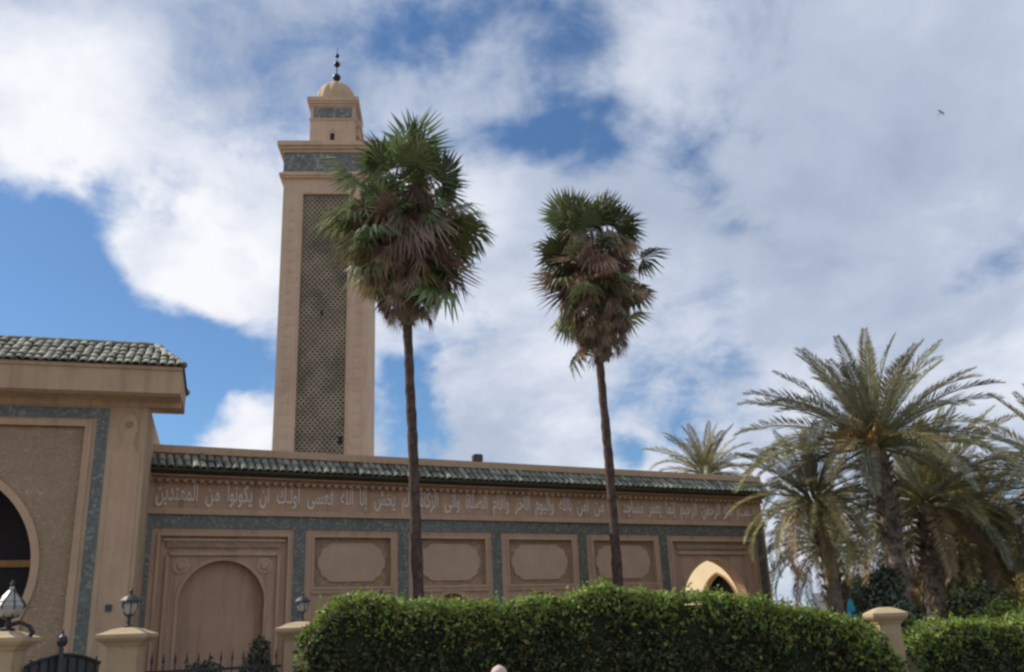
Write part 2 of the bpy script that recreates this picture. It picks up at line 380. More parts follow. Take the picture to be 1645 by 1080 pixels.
# ------------------------------------------------------------------ Arabic lettering for the frieze
AR = {  # isolated, final, initial, medial
 'ا': ('\ufe8d', '\ufe8e'), 'إ': ('\ufe87', '\ufe88'), 'آ': ('\ufe81', '\ufe82'), 'أ': ('\ufe83', '\ufe84'),
 'ب': ('\ufe8f', '\ufe90', '\ufe91', '\ufe92'), 'ت': ('\ufe95', '\ufe96', '\ufe97', '\ufe98'), 'ج': ('\ufe9d', '\ufe9e', '\ufe9f', '\ufea0'),
 'ح': ('\ufea1', '\ufea2', '\ufea3', '\ufea4'), 'خ': ('\ufea5', '\ufea6', '\ufea7', '\ufea8'), 'د': ('\ufea9', '\ufeaa'), 'ر': ('\ufead', '\ufeae'),
 'ز': ('\ufeaf', '\ufeb0'), 'س': ('\ufeb1', '\ufeb2', '\ufeb3', '\ufeb4'), 'ش': ('\ufeb5', '\ufeb6', '\ufeb7', '\ufeb8'), 'ص': ('\ufeb9', '\ufeba', '\ufebb', '\ufebc'),
 'ع': ('\ufec9', '\ufeca', '\ufecb', '\ufecc'), 'ف': ('\ufed1', '\ufed2', '\ufed3', '\ufed4'), 'ق': ('\ufed5', '\ufed6', '\ufed7', '\ufed8'),
 'ك': ('\ufed9', '\ufeda', '\ufedb', '\ufedc'), 'ل': ('\ufedd', '\ufede', '\ufedf', '\ufee0'), 'م': ('\ufee1', '\ufee2', '\ufee3', '\ufee4'),
 'ن': ('\ufee5', '\ufee6', '\ufee7', '\ufee8'), 'ه': ('\ufee9', '\ufeea', '\ufeeb', '\ufeec'), 'و': ('\ufeed', '\ufeee'), 'ي': ('\ufef1', '\ufef2', '\ufef3', '\ufef4'),
 'ى': ('\ufeef', '\ufef0'), 'ة': ('\ufe93', '\ufe94'), 'ـ': ('ـ', 'ـ', 'ـ', 'ـ')}
def shape_word(w):
    out = []
    for i, ch in enumerate(w):
        f = AR[ch]
        prev = i > 0 and len(AR[w[i-1]]) == 4; nxt = i < len(w)-1 and len(f) == 4
        k = 3 if (prev and nxt) else 2 if nxt else 1 if prev else 0
        out.append(f[k])
    return ''.join(reversed(out))
def word_mesh(w, height, thick):
    c = bpy.data.curves.new('w', 'FONT'); c.body = shape_word(w); c.size = 1; c.extrude = .5; c.resolution_u = 2; c.offset = .012
    o = bpy.data.objects.new('w', c); COL.objects.link(o); bpy.context.view_layer.update()
    dg = bpy.context.evaluated_depsgraph_get()
    me = bpy.data.meshes.new_from_object(o.evaluated_get(dg)); bpy.data.objects.remove(o)
    n = len(me.vertices); a = np.empty(n*3, np.float32); me.vertices.foreach_get('co', a); a = a.reshape(-1, 3)
    x0, x1 = a[:, 0].min(), a[:, 0].max()
    b = np.empty_like(a); b[:, 0] = (a[:, 0]-x0)*height; b[:, 2] = a[:, 1]*height*1.12; b[:, 1] = -a[:, 2]*thick
    me.vertices.foreach_set('co', b.ravel()); me.materials.clear(); me.materials.append(INK); me.name = 'inscription_word'; me.update()
    return me, (x1-x0)*height

# ------------------------------------------------------------------ mosque wall
def mosque_wall():
    T = thing('mosque_wall', 'long pink plaster mosque wall with calligraphy frieze, green tile strips and blind panels', 'wall', (-4.801, 20, 0), R(28.486))
    S0, S1 = -5.2, 13.42
    C = [0, 2.4, 4.8, 7.24, 9.79, 13.2]
    rarch = pointed(11.47, 2.0, 1.13, .125, .02)
    MB().prism(rect(S0, S1, 0, 4.93), .3, .42, [rarch]).build('wall_core', PL, T)
    holes = [rect(-2.86, -.26, .05, 3.72), rect(10.08, 12.88, .05, 3.72)]
    panels = []
    for i in range(4):
        a, b = C[i]+.33, C[i+1]-.30
        panels.append((a, b)); holes.append(rect(a, b, 2.66, 3.72))
        holes.append(horseshoe((a+b)/2, 1.98, .5, .46, .8, 14))
    MB().prism(rect(S0, S1, 0, 4.15), 0, .3, holes).build('wall_face', PL, T)
    # zellige strips, recessed grout on a sheet proud of the plaster
    MB().prism(rect(-3.3, 13.34, 3.87, 4.15), -.015, 0).build('zellige_band', ZEL, T)
    for c in [-3.16]+C:
        w = .13 if c != 13.2 else .12
        box('zellige_strip', ZEL, T, c-w, c+w, -.012, 0, .25, 3.87)
    # frames round the bays: two stepped mouldings
    def frame(a, b, z0, z1, w, t, m=PL_L):
        MB().prism(rect(a-w, b+w, z0-w, z1+w), -t, .0, [rect(a, b, z0, z1)]).build('frame', m, T)
    for (a, b) in panels:
        frame(a, b, 2.66, 3.72, .05, .02)
        MB().prism(rect(a+.0, b-.0, 2.66, 3.72), .12, .3).build('panel', PL_CARVE, T)
        cx, cz = (a+b)/2, 3.19; hw, hh = (b-a)/2-.10, .36
        # lobed cartouche
        q = []
        for sx, sz in ((1, 1), (-1, 1), (-1, -1), (1, -1)):
            crn = [(hw, 0), (hw-.02, .09), (hw-.08, .15), (hw-.08, .21), (hw-.14, .27), (hw-.21, .28), (hw-.26, .34), (hw-.34, .36)]
            if sx*sz < 0: crn = crn[::-1]
            q += [(cx+sx*x, cz+sz*z*1.16) for x, z in crn]
        pts = []
        for p in q:
            if not pts or (abs(p[0]-pts[-1][0])+abs(p[1]-pts[-1][1])) > 1e-4: pts.append(p)
        if abs(pts[0][0]-pts[-1][0])+abs(pts[0][1]-pts[-1][1]) < 1e-4: pts.pop()
        MB().prism(pts, .085, .12).build('cartouche', PL_CART, T)
        box('sill_moulding', PL, T, a-.05, b+.05, -.04, 0, 2.52, 2.58)
        # arch moulding over the blind window beneath
        o = horseshoe(cx, 1.98, .5, .46, .8, 14, .09); inn = horseshoe(cx, 1.98, .5, .46, .8, 14)
        MB().prism(o+inn[::-1], -.03, 0).build('arch_moulding', PL_L, T)
    # left bay with blind arch
    MB().prism(rect(-2.86, -.26, .05, 3.72), .08, .3, [horseshoe(-1.56, 2.36, .87, .862, .06, 26)]).build('blind_arch_surround', PL, T)
    o = horseshoe(-1.56, 2.36, .87, .862, .06, 26, .06); inn = horseshoe(-1.56, 2.36, .87, .862, .06, 26)
    MB().prism(o+inn[::-1], .06, .08).build('arch_moulding', PL_L, T)
    frame(-2.86, -.26, .1, 3.72, .06, .03)
    box('frieze', PL_RELIEF, T, -2.72, -.40, .03, .08, 3.49, 3.62)
    box('fillet', PL_L, T, -2.80, -.32, .0, .08, 3.62, 3.66)
    box('fillet', PL_L, T, -2.66, -.46, .02, .08, 3.33, 3.40)
    for x in (-2.72, -.46): box('fillet', PL_L, T, x, x+.06, .02, .08, .1, 3.33)
    for x in (-2.42, -.72):
        b = MB().lathe([(.17, 0), (.17, .02), (.12, .035), (.10, .02), (.06, .055), (0.001, .06)], sides=16)
        o_ = b.build('rosette', PL_L, T, loc=(x, .08, 3.12)); o_.rotation_euler = (R(90), 0, 0)
    # right bay with the open arch
    MB().prism(rect(10.08, 12.88, .05, 3.72), .08, .3, [rarch]).build('open_arch_surround', PL, T)
    frame(10.08, 12.88, .1, 3.72, .06, .03)
    o = pointed(11.47, 2.0, 1.13, .125, .02, off=.07)
    MB().prism(o+rarch[::-1], .05, .08).build('arch_moulding', PL_L, T)
    box('frieze', PL_RELIEF, T, 10.25, 12.72, .03, .08, 3.52, 3.63)
    box('fillet', PL_L, T, 10.3, 12.66, .02, .08, 3.38, 3.45)
    # string mouldings and inscription field
    MB().box(S0, S1+.03, -.09, .3, 4.15, 4.19).box(S0, S1+.02, -.05, .3, 4.19, 4.27).build('string_course', PL_L, T)
    box('frieze_field', PL, T, S0, S1, 0.02, .3, 4.27, 4.9)
    MB().box(S0, S1+.02, -.04, .3, 4.86, 4.92).box(S0, S1+.03, -.16, .3, 4.92, 4.965).build('cornice', PL, T)
    d = MB()
    x = -3.2
    while x < S1:
        d.box(x, x+.085, -.15, -.005, 4.80, 4.86); x += .17
    d.build('dentils', PL, T, kind='stuff')
    # pent roof
    MB().prism([(0, 0)]*0+rect(S0, S1, 4.965, 5.42), .0, .6).build('parapet', PL, T)
    rb = MB(); rb.add([(S0, -.42, 5.04), (S1+.06, -.42, 5.04), (S1+.06, 0, 5.37), (S0, 0, 5.37), (S0, -.42, 5.0), (S1+.06, -.42, 5.0), (S1+.06, 0, 4.965), (S0, 0, 4.965)],
                      [(0, 1, 2, 3), (4, 5, 1, 0), (7, 6, 5, 4), (1, 5, 6, 2), (0, 3, 7, 4)])
    rb.build('roof_bed', TILE_BED, T)
    tm = tile_mesh(.155, .31, 'roof_tile', TILE)
    ang = math.atan2(.33, .42)
    n = int((S1-S0)/.163)
    for i in range(n+1):
        x = S0+.1+i*.163
        if x > S1: break
        for j in range(2):
            u = j*.285-.03
            link('roof_tile', tm, T, (x+random.uniform(-.01, .01), -.42-random.random()**3*.05+u*math.cos(ang), 5.045+u*math.sin(ang)+.012*(1-j)+random.uniform(0, .006)), (ang+random.uniform(-.05, .05), 0, random.uniform(-.07, .07)))
    box('coping', PL_L, T, S0, S1+.04, -.06, .66, 5.42, 5.58)
    # lettering, read from the right
    text = 'بــســم الله الرحمن الرحيم إنما يعمر مساجد الله من آمن بالله واليوم الآخر وأقام الصلاة وآتى الزكاة ولم يخش إلا الله فعسى أولـك أن يكونوا من المهتدين'.replace('ئ', '')
    words = [word_mesh(w, .46, .022) for w in text.split() if all(c in AR for c in w)]
    tot = sum(w for _, w in words); gap = .16
    room = 13.2+3.1-gap*len(words); k = room/tot
    x = 13.12
    for me, w in words:
        x -= w*k
        link('inscription_word', me, T, (x, .008, 4.44), None, (k, 1, 1))
        x -= gap
    return T
mosque_wall()

# arcade of the courtyard, seen through the open arch
def courtyard():
    T = thing('courtyard_wall', 'sunlit cream courtyard wall with dark arched opening seen through the open arch', 'wall', (-4.801, 20, 0), R(28.486))
    hole = pointed(1.70, 1.84, .86, .3, .02)
    def turned(b):   # (x, y, z) -> (13.38 - y .. , x)
        b.v = [(12.95+y, x, z) for x, y, z in b.v]; return b
    turned(MB().prism(rect(.44, 7.5, 0, 4.6), 0, .16, [hole])).build('wall', PL_INNER, T)
    o2 = pointed(1.70, 1.84, .86, .3, .02, off=.05)
    turned(MB().prism(o2+hole[::-1], -.03, 0)).build('arch_moulding', BEAM, T)
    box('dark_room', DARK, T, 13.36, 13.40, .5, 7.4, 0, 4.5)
courtyard()

# ------------------------------------------------------------------ monumental gate at left
def gate():
    T = thing('mosque_gate', 'big pink plaster gateway with horseshoe arch and green tiled roof, cut by the left edge', 'gatehouse', (-6.9, 16.5, 0), R(18))
    cx = -3.45; W0, W1 = -6.9, 0
    arch = horseshoe(cx, 2.95, 1.77, 1.58, .02, 40)
    MB().prism(rect(W0, W1, 0, 6.05), .12, .9, [arch]).build('wall', PL_GATE, T)
    MB().prism(rect(W0, W1, 0, 6.05), 0, .12, [rect(-6.9+1.04, -1.04, .02, 5.56)]).build('wall_face', PL_GATE, T)
    # green strip, inverted U
    MB().prism([(-.66, .02), (-.66, 5.82), (W0+.66, 5.82), (W0+.66, .02), (W0+.86, .02), (W0+.86, 5.62), (-.86, 5.62), (-.86, .02)], -.014, 0).build('zellige_strip', ZEL_G, T)
    # light inner frame
    MB().prism([(-.93, .02), (-.93, 5.60-.02), (W0+.93, 5.58), (W0+.93, .02), (W0+1.05, .02), (W0+1.05, 5.47), (-1.05, 5.47), (-1.05, .02)], -.03, .03).build('frame', PL_L, T)
    # carved spandrel and archivolt
    o3 = horseshoe(cx, 2.95, 1.77, 1.58, .02, 40, .13)
    sp = MB(); sp.prism(rect(W0+1.05, -1.05, .03, 5.46), .07, .12, [horseshoe(cx, 2.95, 1.77, 1.58, .04, 40, .13)])
    sp.build('carved_spandrel', PL_RELIEF, T)
    MB().prism(o3+arch[::-1], .03, .12).build('archivolt', PL_L, T)
    # pilaster panels
    for (a, b) in ((-.54, -.07), (W0+.07, W0+.54)):
        c = (a+b)/2; w = (b-a)/2
        MB().prism([(a, .3), (b, .3), (b, 4.95), (b-.08, 5.05), (c+.10, 5.15), (c+.12, 5.3), (b-.07, 5.42), (b-.09, 5.6), (c, 5.78), (a+.09, 5.6), (a+.07, 5.42), (c-.12, 5.3), (c-.10, 5.15), (a+.08, 5.05), (a, 4.95)], -.02, 0).build('pilaster_panel', PL_L, T)
    o_ = MB().lathe([(.07, 0), (.05, .02), (.001, .025)], sides=12).build('medallion', PL_CARVE, T, loc=(-.30, -.02, 5.52)); o_.rotation_euler = (R(90), 0, 0)
    box('junction_box', IRON_G, T, -.41, -.31, -.06, -.02, 2.2, 2.31)
    # chamber
    box('side_wall', PL_GATE, T, -.5, 0, .9, 4.4, 0, 5.7)
    box('side_wall', PL_GATE, T, W0, W0+.5, .9, 4.4, 0, 5.7)
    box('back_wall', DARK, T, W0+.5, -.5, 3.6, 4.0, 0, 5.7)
    box('flat_roof', PL_GATE, T, W0, W1, .9, 4.4, 5.7, 5.95)
    box('lintel_beam', BEAM, T, W0+1.2, -1.2, .95, 1.15, 3.05, 3.17)
    # carved wooden screen above and leaves below the beam
    box('fanlight_board', WOOD, T, cx-2.0, cx+2.0, 1.02, 1.08, 3.17, 5.2)
    for k in (-1, 1):
        box('door_leaf', WOOD, T, cx+min(k*.02, k*1.85), cx+max(k*.02, k*1.85), 1.0, 1.08, .05, 3.05)
    # eave: cove, fascia, soffit
    e0, e1 = W0-.58, .58
    MB().prism([(0, 0)]*0+rect(W0, W1, 6.05, 6.55), .1, .9).build('attic', PL_GATE, T)
    c = MB()
    prof = [(.1, 5.86), (-.03, 5.86), (-.06, 5.96), (-.2, 5.985), (-.5, 5.96), (-.6, 6.0), (-.6, 6.42), (-.64, 6.44), (-.64, 6.50), (.1, 6.50)]
    vs = [(e0+.0, y, z) for y, z in prof]+[(e1, y, z) for y, z in prof]; k = len(prof)
    tr = tessellate_polygon([[Vector((y, z, 0)) for y, z in prof]])
    c.add(vs, [tuple(t) for t in tr]+[tuple(i+k for i in t) for t in tr]+[(i, (i+1) % k, (i+1) % k+k, i+k) for i in range(k)])
    c.build('eave_slab', PL_GATE, T)
    box('eave_slab', PL_GATE, T, e0, e1, .1, 1.5, 6.1, 6.5)
    # roof: hipped bed
    zr, yr = 7.18, .42
    a = yr+.66
    v = [(e0-.04, -.66, 6.5), (e1+.04, -.66, 6.5), (e1+.04, 1.5, 6.5), (e0-.04, 1.5, 6.5), (e0+a*.55, yr, zr), (e1-a*.55, yr, zr)]
    rb = MB(); rb.add(v, [(0, 1, 5, 4), (1, 2, 5), (2, 3, 4, 5), (3, 0, 4), (3, 2, 1, 0)]); rb.build('roof_bed', TILE_BED, T)
    ang = math.atan2(zr-6.5, a); sl = math.hypot(zr-6.5, a)
    tm = tile_mesh(.142, .29, 'roof_tile', TILE_G)
    rows = 5; st = (sl+.02)/rows; i = 0; x = e0+.06
    while x < e1+.02:
        for j in range(rows):
            u = j*st-.03
            lim = (u+.12)*math.cos(ang)*.55
            if x > e1-lim+.05 or x < e0+lim-.05: continue
            link('roof_tile', tm, T, (x+random.uniform(-.01, .01), -.66-random.random()**3*.05+u*math.cos(ang), 6.51+u*math.sin(ang)+random.uniform(0, .01)), (ang+random.uniform(-.05, .05), 0, random.uniform(-.07, .07)))
        x += .150
    rc = MB()
    for p, q in (((e0+a*.55, yr, zr+.03), (e1-a*.55, yr, zr+.03)), ((e1+.02, -.64, 6.53), (e1-a*.55, yr, zr+.03)), ((e0-.02, -.64, 6.53), (e0+a*.55, yr, zr+.03)), ((e1+.02, 1.48, 6.53), (e1-a*.55, yr, zr+.03))):
        p, q = Vector(p), Vector(q); n = max(3, int((q-p).length/.28))
        for i in range(n):
            rc.ring([p+(q-p)*(i/n), p+(q-p)*((i+.97)/n)], [.075, .06], 6)
    rc.build('ridge_tiles', TILE_G, T, kind='stuff')
    return T
gate()

# ------------------------------------------------------------------ minaret
def minaret():
    T = thing('minaret', 'tall square pink minaret with green lattice panel, small dome and three dark balls', 'minaret', (-12.636, 46, 0), R(4.5))
    W = 4.85; a, b = 1.12, 3.70
    MB().box(0, W, .25, W, 0, 26.6).build('shaft', PL_TOWER, T)
    MB().prism(rect(0, W, 0, 26.6), 0, .25, [rect(a, b, .05, 25.62)]).build('shaft_face', PL_TOWER, T)
    MB().prism(rect(a-.08, b+.08, 0, 25.70), -.05, 0, [rect(a, b, .05, 25.62)]).build('frame', PL_TOWER, T)
    # carved pilasters either side
    for x0, x1 in ((.2, .85), (b+.27, W-.2)):
        m = MB(); z = 1.0
        while z < 25:
            m.box(x0+.14, x1-.14, -.02, 0, z, z+.34); m.box(x0+.24, x1-.24, -.035, -.02, z+.08, z+.26); z += .62
        m.build('relief_blocks', PL_TOWER, T, kind='stuff')
    box('lattice_ground', LAT_B, T, a, b, .20, .25, .05, 25.62)
    # sebka lattice: curved diamonds
    m = MB(); p = .262; h = .074; w = .5*h
    z0, z1 = 8.0, 25.62
    nx = int(round((b-a)/p))
    p = (b-a)/nx; pz = .30
    rows = int((z1-z0)/(pz/2))
    for j in range(rows):
        z = z0+j*pz/2
        for i in range(nx+1):
            x = a+i*p+(p/2 if j % 2 else 0)
            if x > b+.001: continue
            for sx in (-1, 1):
                x2 = x+sx*p/2
                if x2 < a-.001 or x2 > b+.001: continue
                za, zb = z, z+pz/2
                if zb > z1: continue
                # bar from (x,za) to (x2,zb)
                m.add([(x-w, .09, za), (x+w, .09, za), (x2+w, .09, zb), (x2-w, .09, zb), (x-w, .2, za), (x+w, .2, za), (x2+w, .2, zb), (x2-w, .2, zb)],
                      [(0, 1, 2, 3), (0, 3, 7, 4), (1, 5, 6, 2)])
    m.build('lattice', LAT, T, fix=False, kind='stuff')
    box('window_slot', DARK, T, 2.28, 2.38, .06, .1, 18.35, 18.62)
    box('window_slot', DARK, T, 3.36, 3.58, .06, .1, 11.2, 11.6)
    # cornices
    MB().box(-.16, W+.16, -.16, W+.16, 26.6, 26.72).box(-.24, W+.24, -.24, W+.24, 26.72, 26.88).box(-.1, W+.1, -.1, W+.1, 26.88, 27.0).build('lower_cornice', PL_TOWER, T)
    box('zellige_band', ZEL_T, T, -.04, W+.04, -.04, W+.04, 27.0, 28.25)
    MB().box(-.1, W+.1, -.1, W+.1, 28.25, 28.42).box(-.25, W+.25, -.25, W+.25, 28.42, 28.58).box(-.38, W+.38, -.38, W+.38, 28.58, 28.85).build('upper_cornice', PL_TOWER, T)
    # lantern
    c = W/2+.1; q = 1.33; f = W/2-q
    x0, x1, y0, y1 = c-q, c+q, W/2-q, W/2+q
    box('lantern', PL_TOWER, T, x0, x1, y0, y1, 28.85, 32.35)
    box('zellige_band', ZEL_T, T, x0+.2, x1-.2, y0-.03, y1+.03, 31.25, 31.95)
    box('zellige_band', ZEL_T, T, x0-.03, x1+.03, y0+.2, y1-.2, 31.25, 31.95)
    m = MB().box(x0-.06, x1+.06, y0-.06, y1+.06, 31.10, 31.2)
    m.build('string_course', PL_TOWER, T)
    MB().box(x0-.05, x1+.05, y0-.05, y1+.05, 32.05, 32.2).box(x0-.14, x1+.14, y0-.14, y1+.14, 32.2, 32.34).box(x0-.2, x1+.2, y0-.2, y1+.2, 32.34, 32.6).build('cornice', PL_TOWER, T)
    # bracket on the right side
    MB().box(x1, x1+.22, y0+.5, y1-.5, 30.3, 31.0).box(x1, x1+.32, y0+.4, y1-.4, 30.9, 31.3).build('side_bracket', PL_TOWER, T)
    box('window_slot', DARK, T, c-.12, c+.12, y0-.02, y0, 29.75, 30.2)
    MB().prism([(c-.35, 29.55), (c+.35, 29.55), (c+.35, 30.3)]+arc(c, 30.3, .35, 0, 180, 8)[1:], y0-.05, y0-.001, [[(c-.22, 29.68), (c+.22, 29.68), (c+.22, 30.28), (c, 30.48), (c-.22, 30.28)]]).build('window_surround', PL_TOWER, T)
    prof = [(1.12, 32.6), (1.12, 32.75), (1.17, 32.95), (1.16, 33.25), (1.08, 33.6), (.93, 33.93), (.7, 34.2), (.42, 34.38), (.15, 34.46), (.02, 34.47)]
    MB().lathe(prof, c, W/2, 96, 12, .07).build('dome', PL_DOME, T, smooth=True)
    MB().ring([(c, W/2, 34.4), (c, W/2, 37.1)], [.05, .015], 8).build('finial_pole', BALL, T)
    for z, r in ((34.95, .25), (35.92, .20), (36.55, .135)):
        MB().lathe([(r*math.sin(math.pi*(i+.02)/10.04)+.001, z-r*math.cos(math.pi*i/10)) for i in range(11)], c, W/2, 16).build('finial_ball', BALL, T, smooth=True)
minaret()

# ------------------------------------------------------------------ fan palms
def fan_leaf(dead, seed, yel=False):
    r = random.Random(seed); b = MB()
    pet = r.uniform(.75, 1.25) if not dead else r.uniform(.3, .6)
    # petiole along +x with slight droop
    def P(x, dy=0, dz=0): return Vector((x, dy, dz-.10*x*x))
    b.add([P(0, -.02), P(0, .02), P(pet, .012), P(pet, -.012)], [(0, 1, 2, 3)])
    b.add([P(0, 0, -.02), P(0, 0, .02), P(pet, 0, .012), P(pet, 0, -.012)], [(0, 1, 2, 3)])
    n = 25 if not dead else 15
    span = 105 if not dead else r.uniform(22, 42)
    L = r.uniform(.66, .88) if not dead else r.uniform(.85, 1.25)
    base = P(pet)
    for i in range(n):
        q = R(-span+2*span*i/(n-1)+r.uniform(-2, 2)); l = L*(1-.25*abs(q)/R(110))*r.uniform(.9, 1.08)
        wd = .036 if not dead else .024
        d = Vector((math.cos(q), math.sin(q), .12*math.cos(q*1.5)))
        s = Vector((-math.sin(q), math.cos(q), 0))
        fold = Vector((0, 0, .02*(1 if i % 2 else -1)))
        m1 = base+d*l*.55+fold; dr = r.uniform(.05, .30) if not dead else r.uniform(-.05, .05)
        tip = base+d*l*(.92)+Vector((0, 0, -dr-l*.12))+s*r.uniform(-.06, .06)
        if dead: tip += Vector((r.uniform(0, .15), r.uniform(-.08, .08), r.uniform(-.1, .1)))
        b.add([base, m1-s*wd, m1+s*wd+fold*.5, tip], [(0, 1, 2), (1, 3, 2)])
    return b.mesh('fan_leaf', (FAN_D if seed < 46 else FAN_DL) if dead else (FAN_Y if yel else FAN_G), fix=False)
FAN = [fan_leaf(False, i) for i in range(5)]; FANY = [fan_leaf(False, 20+i, True) for i in range(2)]; FAND = [fan_leaf(True, 40+i) for i in range(10)]
def fan_palm(label, pts, ztop, zskirt, rtop, seed, gap_bias=0):
    r = random.Random(seed)
    x0, y0, _ = pts[0]
    T = thing('fan_palm', label, 'palm tree', (x0, y0, 0), 0, 'tall fan palms before the wall')
    path = [Vector(p)-Vector((x0, y0, 0)) for p in pts]
    fine = []; rad = []
    for i in range(len(path)-1):
        k = 14
        for j in range(k):
            fine.append(path[i].lerp(path[i+1], j/k)+Vector((r.uniform(-.008, .008), r.uniform(-.008, .008), 0)))
    fine.append(path[-1]); n = len(fine)
    rad = [(.130-.028*min(1, i/n*1.2))*(1+r.uniform(-.09, .09))*(1.5 if i == 0 else 1) for i in range(n)]
    MB().ring(fine, rad, 12).build('trunk', BARK_W, T, smooth=True)
    ax = path[-1]
    H = ztop-zskirt
    def put(mesh, z, el, az, s, roll=0, off=0):
        o = Vector((math.cos(az), math.sin(az), 0))*off
        link('fan_leaf', mesh, T, (ax.x+o.x, ax.y+o.y, z), (roll, -el, az), (s, s, s))
    zc = zskirt+H*.68         # heart of the crown
    # upright and spreading living leaves
    for i in range(48):
        t = (i+.5)/48; az = i*2.39996+r.uniform(-.5, .5)
        el = R(84-92*t**.9+r.uniform(-14, 14))
        s = r.uniform(.72, 1.12)*rtop/1.75
        put(r.choice(FAN), zc+.05-.75*t, el, az, s, r.uniform(-1.1, 1.1), .05)
    # hanging but still green leaves round the flank
    for i in range(30):
        az = i*2.39996*1.7+r.uniform(-.4, .4)
        z = zc-.1-r.random()*H*.30
        el = R(r.uniform(-62, 5)); s = r.uniform(.6, 1.1)*rtop/1.75
        put(r.choice(FAN if r.random() > .09 else FANY), z, el, az, s, r.uniform(-.8, .8), .1)
    # dead skirt
    for i in range(200):
        t = (i+.5)/200
        z = zc+.15-t*(H*.55)
        az = i*2.39996+r.uniform(-.3, .3)
        k = (1-t)
        hz_ = (z-zskirt)/H
        rz_ = float(np.interp(hz_, [0, .1, .25, .4, .55], [.10, .24, .44, .60, .5]))
        el = R(-66-r.uniform(0, 20))
        s = (.40+.46*k)*r.uniform(.8, 1.12)*rtop/1.75
        put(r.choice(FAND), z+(r.uniform(-.2, .9) if i < 88 else 0), (el if i >= 88 else R(-60-r.uniform(0, 25))), az, s*(r.uniform(1.1, 1.5) if i < 88 else r.choice((.85, 1, 1.1))), r.uniform(-1.5, 1.5), rz_*r.uniform(.8, 1.25))
    # a few loose dead leaves that stick out
    for i in range(16):
        az = r.uniform(0, 6.28); put(r.choice(FAND), zc-.3-r.random()*H*.2, R(r.uniform(-40, 10)), az, r.uniform(1.0, 1.25)*rtop/1.75, r.uniform(-1, 1), .1)
    # inner thatch keeps the skirt opaque
    m = MB().lathe([(.12, zskirt+.3), (.17, zskirt+.5), (.26, zskirt+.8), (.36, zskirt+1.3), (.42, zskirt+2.0), (.35, zskirt+2.7), (.15, zskirt+3.2)], ax.x, ax.y, 22)
    m.v = [(x+r.uniform(-.08, .08), y+r.uniform(-.08, .08), z+r.uniform(-.1, .1)) for x, y, z in m.v]
    m.build('thatch', FAN_D, T)
fan_palm('left one of the two tall fan palms, in front of the minaret, bigger shaggy crown', [(-2.14, 19.5, 0), (-2.17, 19.5, 2.46), (-2.28, 19.5, 5.76), (-2.37, 19.5, 8.06), (-2.38, 19.5, 11.6)], 13.0, 8.05, 2.0, 3)
fan_palm('right one of the two tall fan palms, narrower crown against open cloud', [(2.28, 22, 0), (2.26, 22, 2.38), (2.25, 22, 5.3), (2.20, 22, 7.69), (2.25, 22, 11.1)], 12.75, 7.7, 1.72, 9)

# ------------------------------------------------------------------ date palms
def frond_mesh(L, droop, seed, m, lw=.42):
    r = random.Random(seed); b = MB(); n = 44
    pts = []
    x = z = 0; ang = 0
    for i in range(n+1):
        pts.append(Vector((x, 0, z))); st = L/n; ang -= droop/n*(.5+1.2*i/n); x += math.cos(ang)*st; z += math.sin(ang)*st
    for i in range(0, n, 4):
        p, q = pts[i], pts[min(i+4, n)]; w = .028*(1-i/n)+.004; w2 = .028*(1-(i+4)/n)+.004
        b.add([p+Vector((0, -w, 0)), p+Vector((0, w, 0)), q+Vector((0, w2, 0)), q+Vector((0, -w2, 0))], [(0, 1, 2, 3)])
        b.add([p+Vector((0, 0, -w)), p+Vector((0, 0, w)), q+Vector((0, 0, w2)), q+Vector((0, 0, -w2))], [(0, 1, 2, 3)])
    for i in range(5, n):
        t = i/n; T = (pts[min(i+1, n)]-pts[i-1]).normalized(); U = T.cross(Vector((0, 1, 0))) * -1
        if U.z < 0: U = -U
        l = lw*(math.sin(math.pi*min(1, .12+t*.86))**.6)*r.uniform(.85, 1.1)
        for s in (-1, 1):
            for k in (0, 1):
                p = pts[i]+(pts[min(i+1, n)]-pts[i])*(.5*k)
                d = (T*r.uniform(.75, .95)+Vector((0, s, 0))*.8+U*r.uniform(.05, .55)).normalized()
                sd_ = T*.026
                tip = p+d*l+Vector((0, 0, -.10*l))
                mid = p+d*l*.5
                b.add([p-sd_*.5, mid-sd_*.8+d*0, tip, mid+sd_*.8], [(0, 1, 2, 3)])
    return b.mesh('frond', m, fix=False)
FR = {}
def fronds_for(m, key):
    if key not in FR: FR[key] = [frond_mesh(3.0, R(d), 60+i, m) for i, d in enumerate((25, 45, 65, 85, 105))]
    return FR[key]
